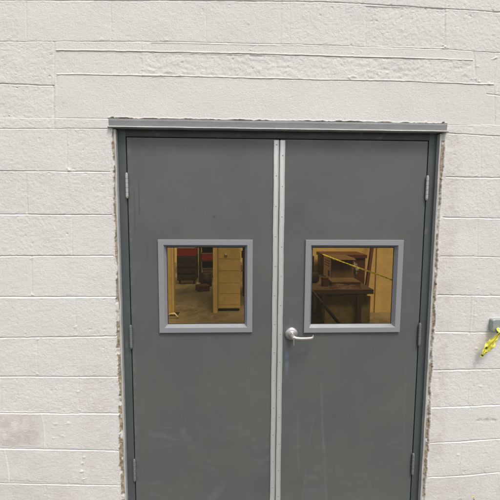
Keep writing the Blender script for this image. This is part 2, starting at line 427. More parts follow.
def sub(x0, x1, z0, z1):
    return slice(np.searchsorted(zs, z0), np.searchsorted(zs, z1)), slice(np.searchsorted(xs, x0), np.searchsorted(xs, x1))
for n_, (k_, pts, dep, wid) in enumerate(JOINTS):
    dep *= 0.001; wid *= 0.001
    P = np.array(pts)
    if k_ in 'hs':
        P = P[np.argsort(P[:, 0])]
        sz, sx = sub(P[0, 0], P[-1, 0], P[:, 1].min() - 0.03, P[:, 1].max() + 0.03)
        x, z = X[sz, sx], Z[sz, sx]
        if x.size == 0: continue
        wid_ = wid * 0.86
        zc = np.interp(x, P[:, 0], P[:, 1]) + 0.0011 * vnoise(x, x * 0, 0.05, 20 + n_) + 0.0006 * vnoise(x, x * 0, 0.012, 50 + n_)
        wv = wid_ * (1 + 0.22 * vnoise(x, x * 0, 0.07, 30 + n_) + 0.14 * vnoise(x, x * 0, 0.015, 90 + n_))
        dv = dep * (0.85 + 0.30 * vnoise(x, x * 0, 0.13, 40 + n_) + 0.14 * vnoise(x, x * 0, 0.02, 41 + n_))
        d = (z - zc) / (wv / 2)
        # struck joint: deepest right under the block above, sloping out to the block below
        g_ = np.where(d > 0.55, np.clip((1.05 - d) / 0.5, 0, 1), np.clip((d + 1.25) / 1.8, 0, 1) ** 1.15)
        Hh[sz, sx] -= dv * g_
        Hh[sz, sx] += 0.0005 * smooth01(1 - np.abs(d + 1.7) / 0.9)
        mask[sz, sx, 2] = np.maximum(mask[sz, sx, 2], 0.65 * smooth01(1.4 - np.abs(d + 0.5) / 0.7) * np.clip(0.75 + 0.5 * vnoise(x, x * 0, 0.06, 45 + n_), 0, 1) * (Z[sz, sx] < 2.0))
        if k_ == 's':
            up = np.clip((z - zc) / 0.010, 0, 1); up = np.where(z > zc, smooth01(1 - up), 0)
            Hh[sz, sx] += 0.0030 * up
    else:
        P = P[np.argsort(P[:, 1])]
        sz, sx = sub(P[:, 0].min() - 0.03, P[:, 0].max() + 0.03, P[0, 1], P[-1, 1])
        x, z = X[sz, sx], Z[sz, sx]
        if x.size == 0: continue
        bow = 0.006 * np.sin(np.pi * (z - P[0, 1]) / (P[-1, 1] - P[0, 1])) if k_ == 'b' else 0
        xc = np.interp(z, P[:, 1], P[:, 0]) + bow + 0.0013 * vnoise(z, z * 0, 0.03, 20 + n_)
        d = (x - xc) / (wid / 2 * (1 + 0.3 * vnoise(z, z * 0, 0.03, 30 + n_)))
        g_ = smooth01(1 - np.abs(d) / 1.25)
        if k_ == 'v' and dep < 0.0019: dep = dep * 0.9 + 0.0011
        amp = dep * (0.8 + 0.5 * vnoise(z, z * 0, 0.04, 40 + n_))
        Hh[sz, sx] -= (-amp if k_ == 'b' else amp) * g_
        Hh[sz, sx] += (0.0007 if k_ == 'v' else 0) * smooth01(1 - np.abs(d - 2.0) / 0.8) * smooth01(0.5 + vnoise(z, z * 0, 0.04, 46 + n_))
        if k_ == 'b':
            mask[sz, sx, 2] = np.maximum(mask[sz, sx, 2], 0.9 * g_)

# blobs of paint and mortar squeezed out at joint corners
rs = np.random.RandomState(4)
blobs = [(-1.035, 1.866, 4.5, 11), (-1.018, 1.863, 3.5, 8), (-1.243, 1.655, 3, 8), (-0.667, 2.425, 2.5, 7), (-0.672, 2.40, 2, 8), (0.80, 2.478, 5, 11), (0.806, 2.472, 3, 14),
         (-0.15, 2.446, 2.5, 7), (-0.148, 2.43, 2, 6), (0.345, 2.44, 2, 6), (0.352, 2.33, 3, 12), (0.335, 2.325, 3, 9), (0.958, 2.33, 3.5, 12), (0.985, 2.318, 3, 10), (0.97, 2.39, 2.5, 9),
         (1.055, 2.43, 4, 14), (1.04, 2.31, 4, 12), (-1.232, 1.25, 4, 9), (-1.24, 1.432, 3, 9), (-1.03, 1.085, 2.5, 8), (-1.03, 1.042, 2.5, 8), (-1.225, 1.02, 3, 8), (-1.235, 0.84, 3, 9),
         (-1.034, 0.742, 3, 7), (-1.028, 0.64, 2.5, 8), (-1.03, 0.70, 2, 6), (-1.025, 0.35, 4, 10), (-1.03, 0.30, 4, 9), (-1.02, 0.26, 3.5, 9), (-1.015, 0.38, 3, 8), (-1.15, 0.57, 3, 9),
         (-1.09, 0.57, 3, 9), (-1.12, 0.50, 3, 10), (-1.17, 0.49, 3, 9), (-1.17, 0.545, 2, 8), (1.06, 0.95, 3, 9), (1.05, 1.28, 3, 8), (1.04, 1.13, 2, 7), (1.10, 0.74, 3.5, 11), (1.0, 0.35, 3.5, 8),
         (1.005, 0.30, 3, 7), (0.92, 0.30, 2, 6), (1.01, 1.46, 3, 9), (1.015, 1.64, 2, 8), (1.0, 1.86, 2.5, 8), (-0.60, 2.312, 3, 6), (-0.555, 2.478, 2.5, 9), (-0.85, 2.475, 2, 9), (-0.80, 2.318, 2, 8),
         (-1.33, 1.16, 2, 7), (-1.19, 1.36, 1.5, 6), (-0.93, 1.34, 1.5, 6)]
for i in range(34):
    blobs.append((rs.uniform(-1.6, 1.7), rs.uniform(0.05, 2.7), rs.uniform(0.5, 1.5), rs.uniform(3, 8)))
for bx_, bz_, am, rd in blobs:
    rd *= 0.001
    sz, sx = sub(bx_ - 4 * rd, bx_ + 4 * rd, bz_ - 4 * rd, bz_ + 4 * rd)
    x, z = X[sz, sx], Z[sz, sx]
    if x.size == 0: continue
    q = np.sqrt((x - bx_) ** 2 + (1.6 * (z - bz_)) ** 2) / rd + 0.8 * vnoise(x, z, 0.006, 77) + 0.5 * vnoise(x, z, 0.013, 78)
    Hh[sz, sx] += am * 0.00072 * smooth01(1.25 - q)
# worn scar on the right-hand blocks
for bx_, bz_, ln in ((1.145, 0.545, 0.07), (1.29, 0.50, 0.03)):
    sz, sx = sub(bx_ - ln, bx_ + ln, bz_ - 0.03, bz_ + 0.03); x, z = X[sz, sx], Z[sz, sx]
    q = smooth01(1.2 - np.sqrt(((x - bx_) / ln) ** 2 + ((z - bz_) / 0.011) ** 2) - 0.5 * vnoise(x, z, 0.012, 5))
    Hh[sz, sx] -= 0.0022 * q; mask[sz, sx, 1] = np.maximum(mask[sz, sx, 1], 0.55 * q)
# grime
def grime(x0, x1, z0, z1, amt, soft=0.06, cell=0.05, seed=60):
    fx = smooth01((X - x0) / soft) * smooth01((x1 - X) / soft); fz = smooth01((Z - z0) / (soft * 0.3)) * smooth01((z1 - Z) / (soft * 0.3))
    n = np.clip(0.55 + 0.55 * vnoise(X, Z, cell, seed) + 0.35 * vnoise(X, Z, cell * 0.3, seed + 1), 0, 1)
    mask[..., 1] = np.maximum(mask[..., 1], amt * fx * fz * n)
grime(-1.70, -1.20, 0.445, 0.63, 0.62)
grime(-1.5, -1.05, 0.24, 0.42, 0.15, seed=64)
grime(-5.2, 6.2, -0.2, 0.30, 0.25, 0.2, 0.12, 66)
grime(-5.2, 6.2, -0.2, 0.10, 0.6, 0.2, 0.05, 68)
grime(0.80, 0.94, 0.3, 2.09, 0.34, 0.05, 0.03, 70)
grime(-1.08, -0.80, 0.2, 0.9, 0.20, 0.1, 0.04, 72)

# bare ragged mortar round the opening
def ragged(side_):
    if side_ < 0:
        dist = OL - X                       # metres outwards
        wv = 0.0092 + 0.0095 * smooth01((1.55 - Z) / 1.3)
    else:
        dist = X - OR
        wv = 0.0100 + 0.0040 * smooth01((1.45 - Z) / 1.3) + 0.006 * smooth01((1.7 - np.abs(Z - 1.97) * 12) / 1.0)
    n = 0.0050 * vnoise(Z, Z * 0, 0.07, 71 + side_) + 0.0026 * vnoise(Z, X, 0.021, 73 + side_) + 0.0014 * vnoise(X, Z, 0.008, 75 + side_)
    n += 0.007 * np.clip(vnoise(Z, Z * 0, 0.09, 79 + side_), 0, 1) * (Z < 1.3)
    e_ = (wv + n) - dist
    return np.where((dist > -1e-6) & (Z < OT + 0.012), e_, -1)
rg = np.maximum(ragged(-1), ragged(1))
topd = 0.0065 + 0.003 * vnoise(X, Z * 0, 0.03, 80) + 0.0022 * vnoise(X, Z, 0.01, 81)
rt = np.where((X > OL - 0.024) & (X < OR + 0.022) & (Z > OT - 1e-6), topd - (Z - OT), -1)
rg = np.maximum(rg, rt)
mk = smooth01((rg + 0.0008) / 0.0016)
crumb = 0.0012 * vnoise(X, Z, 0.006, 82) + 0.0018 * vnoise(X, Z, 0.016, 83) + 0.002 * vnoise(X, Z, 0.04, 84)
Hh = Hh * (1 - mk) + mk * (-0.0065 + crumb)
Hh += 0.0016 * smooth01(1 - np.abs(rg + 0.003) / 0.004) * (rg > -0.5)
mask[..., 0] = mk * np.clip(1.25 - 1.5 * smooth01((vnoise(X, Z, 0.035, 88) + 0.5 * vnoise(X, Z, 0.011, 89) - 0.25) / 0.4), 0.12, 1)

ny, nx = X.shape
V = np.stack([X, -Hh, Z], -1).reshape(-1, 3)
ID = np.arange(ny * nx).reshape(ny, nx)
cx = (xs[:-1] + xs[1:]) / 2; cz = (zs[:-1] + zs[1:]) / 2
CX, CZ = np.meshgrid(cx, cz)
solid = ~((CX > OL) & (CX < OR) & (CZ < OT))
q = np.stack([ID[:-1, :-1], ID[:-1, 1:], ID[1:, 1:], ID[1:, :-1]], -1)[solid]
F = [q]; VV = [V]; MKS = [mask.reshape(-1, 3)]
n0 = len(V); TH = 0.20
def reveal(ids, flip):
    """carry an edge of the front back through the wall"""
    global n0
    P = V[ids].copy(); P[:, 1] = TH
    VV.append(P); MKS.append(np.tile([[1.0, 0, 0]], (len(P), 1)))
    b_ = np.arange(len(P)) + n0; n0 += len(P)
    f = np.stack([ids[:-1], ids[1:], b_[1:], b_[:-1]], -1)
    F.append(f[:, ::-1] if flip else f)
il, ir, it = [int(np.argmin(np.abs(a_ - b_))) for a_, b_ in ((xs, OL), (xs, OR), (zs, OT))]
reveal(ID[:it + 1, il], False); reveal(ID[:it + 1, ir], True); reveal(ID[it, il:ir + 1], False)
reveal(ID[:, 0], True); reveal(ID[:, -1], False); reveal(ID[-1, :], True)
# plain back of the wall
bk = [(WL, OL, 0, WT), (OR, WR, 0, WT), (OL, OR, OT, WT)]
for x0, x1, z0, z1 in bk:
    VV.append(np.array([(x0, TH, z0), (x1, TH, z0), (x1, TH, z1), (x0, TH, z1)])); MKS.append(np.zeros((4, 3)))
    F.append(np.array([[n0 + 3, n0 + 2, n0 + 1, n0]])); n0 += 4
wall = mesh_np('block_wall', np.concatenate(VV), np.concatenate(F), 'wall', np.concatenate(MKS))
tag(wall, 'white painted concrete block wall with raised mortar joints around the grey doors', 'wall')

# ------------------------------------------------------------------ steel lintel over the doors
bm = bmesh.new()
prof = [(-0.0035, 2.1125), (-0.0050, 2.104), (-0.0030, 2.0770), (0.060, 2.0740), (0.060, 2.1125)]
nseg = 60; lx0, lx1 = -0.833, 0.833; rings = []
for i in range(nseg + 1):
    x = lx0 + (lx1 - lx0) * i / nseg
    wob = 0.0008 * math.sin(i * 0.9) + 0.0006 * math.sin(i * 2.3 + 1); sag = -0.0004 * math.sin(i * 0.35)
    rings.append([bm.verts.new((x, y + (wob if y < 0 else 0), z + sag)) for y, z in prof])
for a_, b_ in zip(rings, rings[1:]):
    for k in range(len(prof)):
        bm.faces.new([a_[k], a_[(k + 1) % len(prof)], b_[(k + 1) % len(prof)], b_[k]])
bm.faces.new(rings[0]); bm.faces.new(rings[-1][::-1])
lt = tag(obj('steel_lintel', bm, 'lintel'), 'long grey steel lintel bar with a pale lower lip above the doors', 'lintel')
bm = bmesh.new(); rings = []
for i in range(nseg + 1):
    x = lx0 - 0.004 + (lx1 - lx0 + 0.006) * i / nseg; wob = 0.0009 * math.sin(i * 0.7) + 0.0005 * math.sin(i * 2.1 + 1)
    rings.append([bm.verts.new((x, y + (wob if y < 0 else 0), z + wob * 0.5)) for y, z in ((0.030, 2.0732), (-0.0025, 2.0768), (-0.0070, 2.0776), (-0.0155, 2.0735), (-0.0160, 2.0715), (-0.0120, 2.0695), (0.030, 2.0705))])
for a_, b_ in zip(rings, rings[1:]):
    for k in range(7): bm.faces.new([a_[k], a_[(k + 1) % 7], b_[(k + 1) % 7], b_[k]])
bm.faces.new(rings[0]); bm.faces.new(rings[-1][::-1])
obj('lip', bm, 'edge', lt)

# ------------------------------------------------------------------ door frame
FY = 0.030
def panel(name, x0, x1, y0, y1, z0, z1, mat, parent, cell=0.008, hole=None, maskf=None, wavy=0.0004):
    """box whose front face is a fine, slightly uneven grid that carries wear masks; optional rectangular hole"""
    def coords(a_, b_, ks):
        c = np.linspace(a_, b_, max(2, int(round((b_ - a_) / cell)) + 1))
        c = np.unique(np.concatenate([c, ks])); return near(c, list(ks) + [a_, b_], cell * 0.2)
    hx = [hole[0], hole[1]] if hole else []; hz = [hole[2], hole[3]] if hole else []
    xs_ = coords(x0, x1, np.array(hx + [x0, x1])); zs_ = coords(z0, z1, np.array(hz + [z0, z1]))
    gx, gz = np.meshgrid(xs_, zs_)
    edge = np.minimum(np.minimum(gx - x0, x1 - gx), np.minimum(gz - z0, z1 - gz))
    y = y0 + wavy * vnoise(gx, gz, 0.22, 3) * 2 + wavy * 0.5 * vnoise(gx, gz, 0.07, 5) + 0.0010 * (1 - smooth01(edge / 0.004))
    mk_ = np.zeros(gx.shape + (3,))
    if maskf: maskf(gx, gz, mk_)
    iid = np.arange(gx.size).reshape(gx.shape)
    ccx, ccz = np.meshgrid((xs_[1:] + xs_[:-1]) / 2, (zs_[1:] + zs_[:-1]) / 2)
    ok = np.ones(ccx.shape, bool)
    if hole: ok = ~((ccx > hole[0]) & (ccx < hole[1]) & (ccz > hole[2]) & (ccz < hole[3]))
    f1 = np.stack([iid[:-1, :-1], iid[:-1, 1:], iid[1:, 1:], iid[1:, :-1]], -1)[ok]
    v1 = np.stack([gx, y, gz], -1).reshape(-1, 3); v2 = v1.copy(); v2[:, 1] = y1
    n1 = len(v1); fs = [f1, f1[:, ::-1] + n1]
    def rim(ids, flip):
        f = np.stack([ids[:-1], ids[:-1] + n1, ids[1:] + n1, ids[1:]], -1); fs.append(f[:, ::-1] if flip else f)
    rim(iid[0, :], False); rim(iid[-1, :], True); rim(iid[:, 0], True); rim(iid[:, -1], False)
    if hole:
        a0, a1 = [int(np.argmin(np.abs(xs_ - h))) for h in hole[:2]]; b0, b1 = [int(np.argmin(np.abs(zs_ - h))) for h in hole[2:]]
        rim(iid[b0, a0:a1 + 1], True); rim(iid[b1, a0:a1 + 1], False); rim(iid[b0:b1 + 1, a0], False); rim(iid[b0:b1 + 1, a1], True)
    m3 = mk_.reshape(-1, 3)
    off = Vector((0, 0, 0)); qq = parent
    while qq is not None: off += qq.location; qq = qq.parent
    vv = np.concatenate([v1, v2]) - np.array(off)
    o = mesh_np(name, vv, np.concatenate(fs), mat, np.concatenate([m3, m3 * 0]), smooth=True, parent=parent)
    o.data.set_sharp_from_angle(angle=math.radians(35))
    return o
fr_ = empty('door_surround', (0, FY, 0))
tag(fr_, 'dark blue grey steel frame with pale outer edges around the double doors', 'door frame')
def jamb_mask(x, z, mk_):
    mk_[..., 0] = 0.55 * np.clip(vnoise(x, z, 0.02, 91) * vnoise(x, z, 0.06, 92) - 0.30, 0, 1) * 2
    mk_[..., 0] = np.clip(mk_[..., 0], 0, 1)
panel('jamb', -0.8025, -0.7640, FY, 0.17, 0.0, 2.100, 'frame', fr_, maskf=jamb_mask)
panel('jamb', 0.7635, 0.8035, FY, 0.17, 0.0, 2.100, 'frame', fr_, maskf=jamb_mask)
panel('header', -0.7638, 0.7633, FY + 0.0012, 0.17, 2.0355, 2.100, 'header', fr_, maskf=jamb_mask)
for sx_, x0, x1 in ((-1, -0.8115, -0.8027), (1, 0.8037, 0.8125)):
    bm = bmesh.new(); rings = []
    for i in range(121):
        z = 2.064 * i / 120
        o1 = 0.0012 * math.sin(i * 0.31 + sx_) + 0.0009 * math.sin(i * 0.83) + 0.0006 * math.sin(i * 1.9 + 2)
        yy = 0.0035 + 0.0010 * math.sin(i * 0.47)
        xo, xi = (x0 + o1, x1) if sx_ < 0 else (x1 + o1, x0)
        rings.append([bm.verts.new(p) for p in ((xo, 0.06, z), (xo, yy, z), (xi, yy, z), (xi, 0.06, z))])
    for a_, b_ in zip(rings, rings[1:]):
        for k in range(4): bm.faces.new([a_[k], a_[(k + 1) % 4], b_[(k + 1) % 4], b_[k]])
    bm.faces.new(rings[0]); bm.faces.new(rings[-1][::-1])
    obj('edge_trim', bm, 'edge', fr_)
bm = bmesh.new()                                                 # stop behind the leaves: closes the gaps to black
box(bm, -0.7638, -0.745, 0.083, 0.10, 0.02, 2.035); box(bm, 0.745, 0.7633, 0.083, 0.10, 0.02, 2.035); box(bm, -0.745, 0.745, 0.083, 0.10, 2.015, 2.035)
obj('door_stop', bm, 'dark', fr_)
obj('mullion', B(-0.030, 0.030, 0.0785, 0.12, 0.013, 2.0352), 'frame', fr_)
obj('threshold', B(-0.7638, 0.7633, 0.0, 0.18, 0.0, 0.012), 'alu', fr_, bevel=0.003)

# ------------------------------------------------------------------ door leaves
DY, DB = 0.0325, 0.078
def left_mask(x, z, mk_):
    # run marks below the top, faint scuffs lower down
    for xc, z0, z1, w_, s in ((-0.704, 1.63, 1.83, 0.003, 0.6), (-0.728, 1.55, 1.80, 0.002, 0.5), (-0.690, 1.72, 1.93, 0.002, 0.3), (-0.668, 1.4, 1.6, 0.003, 0.25)):
        mk_[..., 1] = np.maximum(mk_[..., 1], s * smooth01(1.4 - np.abs(x - xc) / w_) * smooth01((z - z0) / 0.03) * smooth01((z1 - z) / 0.03))
    mk_[..., 1] = np.maximum(mk_[..., 1], 0.9 * smooth01(1.5 - np.hypot((x + 0.33) / 0.006, (z - 1.645) / 0.0045)))
    mk_[..., 0] = 0.35 * smooth01((-0.735 - x) / 0.02) * np.clip(vnoise(x, z, 0.02, 7) + 0.2, 0, 1)
    mk_[..., 0] += 0.28 * np.clip(vnoise(x * 1.0, z * 2.2, 0.035, 17) * vnoise(x, z, 0.15, 18) - 0.1, 0, 1) * smooth01((0.8 - z) / 0.4)
def right_mask(x, z, mk_):
    def streak(xa, za, xb, zb, w_, s):
        t = np.clip((za - z) / (za - zb), 0, 1); xc = xa + (xb - xa) * t + 0.002 * vnoise(z, z * 0, 0.1, int(abs(xa) * 1e4))
        v = s * smooth01(1.4 - np.abs(x - xc) / w_) * smooth01((z - zb) / 0.06) * smooth01((za - z) / 0.06) * (0.7 + 0.3 * vnoise(x, z, 0.03, 9))
        mk_[..., 0] = np.maximum(mk_[..., 0], v)
    streak(0.236, 0.78, 0.289, 0.01, 0.0050, 0.27); streak(0.112, 0.62, 0.130, 0.2, 0.004, 0.20); streak(0.17, 0.3, 0.15, 0.05, 0.004, 0.22)
    streak(0.215, 0.60, 0.17, 0.35, 0.004, 0.18); streak(0.70, 0.9, 0.71, 0.3, 0.006, 0.12)
    sc = smooth01(1 - np.sqrt(((x - 0.052) / 0.018) ** 2 + ((z - 0.885) / 0.12) ** 2)) * np.clip(0.6 + 0.7 * vnoise(x, z, 0.02, 21), 0, 1)
    mk_[..., 2] = 0.8 * sc
    halo = smooth01(1 - np.sqrt(((x - 0.07) / 0.055) ** 2 + ((z - 1.06) / 0.075) ** 2)) * np.clip(0.5 + 0.6 * vnoise(x, z, 0.02, 22), 0, 1)
    mk_[..., 2] = np.maximum(mk_[..., 2], 0.55 * halo)
    rg_ = np.hypot(x - 0.10, z - 1.69); mk_[..., 1] = np.maximum(mk_[..., 1], 0.32 * smooth01(1.5 - np.abs(rg_ - 0.024) / 0.004) * np.clip(0.7 + vnoise(x, z, 0.015, 23), 0, 1))
    mk_[..., 0] += 0.25 * np.clip(vnoise(x, z * 2.5, 0.03, 27) * vnoise(x, z, 0.12, 28) - 0.1, 0, 1) * smooth01((0.9 - z) / 0.5)

def screw(bm, x, y, z, r=0.0032):
    lathe(bm, (x, y, z), (0, -1, 0), [(-0.002, r), (0.0006, r), (0.0016, r * 0.6), (0.0009, r * 0.22)], 12)

def make_door(x0, x1, hinge_x, win, strip_x, screws, maskf, label):
    d = empty('door', (hinge_x, DY, 0.0)); tag(d, label, 'door')
    wx0, wx1, wz0, wz1 = win
    panel('leaf', x0, x1, DY, DB, 0.012, 2.0315, 'door', d, cell=0.006, hole=(wx0 + 0.012, wx1 - 0.012, wz0 + 0.012, wz1 - 0.012), maskf=maskf, wavy=0.0006)
    # window kit
    bm = bmesh.new(); rings = []
    for ins, y in ((0.0, DY + 0.004), (0.0, 0.0232), (0.0012, 0.0218), (0.0268, 0.0214), (0.0285, 0.0225), (0.0400, 0.0470), (0.0400, 0.056), (0.0, 0.056)):
        rings.append([bm.verts.new((px_, y, pz_)) for px_, pz_ in ((wx0 + ins, wz0 + ins), (wx1 - ins, wz0 + ins), (wx1 - ins, wz1 - ins), (wx0 + ins, wz1 - ins))])
    for a_, b_ in zip(rings, rings[1:]):
        for k in range(4): bm.faces.new([a_[k], a_[(k + 1) % 4], b_[(k + 1) % 4], b_[k]])
    wf = obj('window_frame', bm, 'vision', d)
    obj('pane', B(wx0 + 0.036, wx1 - 0.036, 0.0490, 0.0545, wz0 + 0.036, wz1 - 0.036), 'glass', wf)
    # dark glazing seal
    bm = bmesh.new()
    for a_ in ((wx0 + 0.0402, wx0 + 0.0430, wz0 + 0.0402, wz1 - 0.0402), (wx1 - 0.0430, wx1 - 0.0402, wz0 + 0.0402, wz1 - 0.0402), (wx0 + 0.0432, wx1 - 0.0432, wz1 - 0.0430, wz1 - 0.0402), (wx0 + 0.0432, wx1 - 0.0432, wz0 + 0.0402, wz0 + 0.0425)):
        box(bm, a_[0], a_[1], 0.0462, 0.0488, a_[2], a_[3])
    obj('glazing_seal', bm, 'dark', wf)
    # meeting strip with its screws
    bm = bmesh.new(); a0, a1 = strip_x; rings = []
    for i in range(81):
        z = 0.014 + (2.026 - 0.014) * i / 80; wob = 0.0006 * math.sin(i * 0.4 + a0 * 50) + 0.0003 * math.sin(i * 1.7)
        rings.append([bm.verts.new(p) for p in ((a0 + wob, 0.0335, z), (a0 + wob, 0.0268, z), (a0 + 0.0012 + wob, 0.0258, z), (a0 + 0.0062 + wob, 0.0246, z), (a1 - 0.0075 + wob, 0.0268, z), (a1 - 0.0012 + wob, 0.0252, z), (a1 + wob, 0.0262, z), (a1 + wob, 0.0335, z))])
    for p, q_ in zip(rings, rings[1:]):
        for k in range(8): bm.faces.new([p[k], p[(k + 1) % 8], q_[(k + 1) % 8], q_[k]])
    bm.faces.new(rings[0]); bm.faces.new(rings[-1][::-1])
    st = obj('meeting_strip', bm, 'alu', d)
    if x0 > 0: obj('seal_strip', B(-0.0048, 0.0008, 0.0312, 0.0335, 0.014, 2.026), 'hinge', d)
    zz = screws
    while zz > 0.05:
        bm = bmesh.new(); screw(bm, (a0 + a1) / 2 + 0.001, 0.0262, zz); obj('screw', bm, 'screw', st); zz -= 0.1535
    # hinges
    for i, hz_ in enumerate((1.796, 1.022, 0.285)):
        bm = bmesh.new(); hx = hinge_x; hy = 0.0235
        L = 0.114; n5 = 5
        for k in range(n5):
            z0 = hz_ - L / 2 + L * k / n5 + 0.0006; z1 = hz_ - L / 2 + L * (k + 1) / n5 - 0.0006
            lathe(bm, (hx, hy, 0), (0, 0, 1), [(z0, 0.0066), (z0 + 0.0007, 0.0074), (z1 - 0.0007, 0.0074), (z1, 0.0066)], 18)
        lathe(bm, (hx, hy, 0), (0, 0, 1), [(hz_ - L / 2 - 0.007, 0.003), (hz_ - L / 2 - 0.005, 0.0055), (hz_ - L / 2 - 0.0005, 0.006), (hz_ - L / 2, 0.004), (hz_ + L / 2, 0.004), (hz_ + L / 2 + 0.0005, 0.006), (hz_ + L / 2 + 0.004, 0.0055), (hz_ + L / 2 + 0.006, 0.003)], 18)
        box(bm, hx - 0.0013, hx + 0.0013, hy, 0.06, hz_ - L / 2, hz_ + L / 2)
        h = obj('hinge', bm, 'hinge_bare' if i == 0 else 'hinge', d, smooth=True)
        h.data.set_sharp_from_angle(angle=math.radians(40))
        if i == 0: h['label'] = 'bare silvery top hinge'
    return d
left = make_door(-0.7592, -0.0035, -0.7617, (-0.615, -0.133, 1.041, 1.527), (-0.0300, -0.0050), 2.004, left_mask,
                 'dark grey steel door without a handle, a tan cabinet showing through its window')
right = make_door(0.0035, 0.7588, 0.7612, (0.139, 0.653, 1.036, 1.527), (0.0010, 0.0270), 1.951, right_mask,
                  'dark grey steel door on the right with the silver lever handle')

# lever handle (part of the right leaf)
lv = empty('lever_handle', (0, 0, 0)); lv.parent = right; lv.location = Vector((0.0745, 0.0325, 1.030)) - right.location
hx, hz_ = 0.0745, 1.030
bm = bmesh.new()
lathe(bm, (hx, 0.0325, hz_), (0, -1, 0), [(-0.001, 0.0345), (0.003, 0.0350), (0.006, 0.0342), (0.010, 0.0315), (0.0135, 0.026), (0.0155, 0.020), (0.016, 0.0155), (0.030, 0.0140), (0.032, 0.012)], 40)
obj('rose', bm, 'nickel', lv, smooth=True)
bm = bmesh.new()
pts = [(hx, 0.004, hz_ + 0.001), (hx, -0.012, hz_), (hx + 0.001, -0.024, hz_ - 0.001), (hx + 0.005, -0.031, hz_ - 0.003), (hx + 0.016, -0.0335, hz_ - 0.006), (hx + 0.040, -0.033, hz_ - 0.008), (hx + 0.070, -0.032, hz_ - 0.0085), (hx + 0.092, -0.030, hz_ - 0.008), (hx + 0.101, -0.026, hz_ - 0.006), (hx + 0.106, -0.017, hz_ - 0.003), (hx + 0.107, -0.008, hz_ + 0.001)]
rad = [(0.0125, 0.0125), (0.0125, 0.0125), (0.0125, 0.0125), (0.0120, 0.011), (0.0105, 0.009), (0.0092, 0.0062), (0.0088, 0.005), (0.0088, 0.005), (0.0088, 0.005), (0.0085, 0.005), (0.007, 0.004)]
# the lever is oval: taller than deep; the rings are given in the tube's own frame
rings = []; P_ = [Vector(p) for p in pts]
for i, p in enumerate(P_):
    dvec = (P_[min(i + 1, len(P_) - 1)] - P_[max(i - 1, 0)]).normalized()
    up = Vector((0, 0, 1)); side_v = dvec.cross(up).normalized(); up = side_v.cross(dvec).normalized()
    rings.append([bm.verts.new(p + up * rad[i][0] * math.cos(2 * math.pi * k / 20) + side_v * rad[i][1] * math.sin(2 * math.pi * k / 20)) for k in range(20)])
for a_, b_ in zip(rings, rings[1:]):
    for k in range(20): bm.faces.new([a_[k], a_[(k + 1) % 20], b_[(k + 1) % 20], b_[k]])
bm.faces.new(rings[0]); bm.faces.new(rings[-1])
o = obj('lever', bm, 'nickel', lv, smooth=True)
bm = bmesh.new()
lathe(bm, (hx, -0.030, hz_ - 0.002), (0, -1, 0), [(0, 0.0075), (0.013, 0.0075), (0.0145, 0.0062)], 20)
box(bm, hx - 0.0028, hx + 0.0028, -0.054, -0.043, hz_ - 0.034, hz_ + 0.003)
obj('lock_cylinder', bm, 'nickel', lv, bevel=0.0006)

# ------------------------------------------------------------------ wall bracket with the yellow tape
br = empty('wall_bracket', (1.155, 0, 1.08)); tag(br, 'weathered grey metal bracket plate bolted to the white blocks right of the doors', 'bracket')
bm = bmesh.new()
vs = []
def rrect(cx_, cz_, hw, hh, r, n=6):
    out_ = []
    for qx, qz, a0 in ((1, 1, 0), (-1, 1, 90), (-1, -1, 180), (1, -1, 270)):
        for k in range(n + 1):
            an = math.radians(a0 + 90 * k / n); out_.append((cx_ + qx * (hw - r) + r * math.cos(an), cz_ + qz * (hh - r) + r * math.sin(an)))
    return out_
rr = [(0.004, 1.0), (-0.026, 1.0), (-0.030, 0.93)]
rings = [[bm.verts.new((px_, y, pz_)) for px_, pz_ in rrect(1.163, 1.083, 0.043 * s_, 0.033 * s_, 0.010)] for y, s_ in rr]
for a_, b_ in zip(rings, rings[1:]):
    for k in range(len(a_)): bm.faces.new([a_[k], a_[(k + 1) % len(a_)], b_[(k + 1) % len(b_)], b_[k]])
bm.faces.new(rings[0][::-1]); bm.faces.new(rings[-1])
obj('plate', bm, 'galv', br)
bm = bmesh.new(); lathe(bm, (1.185, -0.029, 1.085), (0, -1, 0), [(0, 0.011), (0.002, 0.011), (0.002, 0.0075), (0.008, 0.0075), (0.009, 0.006)], 6)
obj('bolt', bm, 'screw', br)
bm = bmesh.new()
tube(bm, [(1.150, -0.022, 1.070), (1.150, -0.040, 1.069), (1.150, -0.048, 1.062), (1.151, -0.048, 1.052), (1.152, -0.040, 1.046), (1.152, -0.022, 1.046)], 0.004, 10)
obj('hook', bm, 'galv', br, smooth=True)

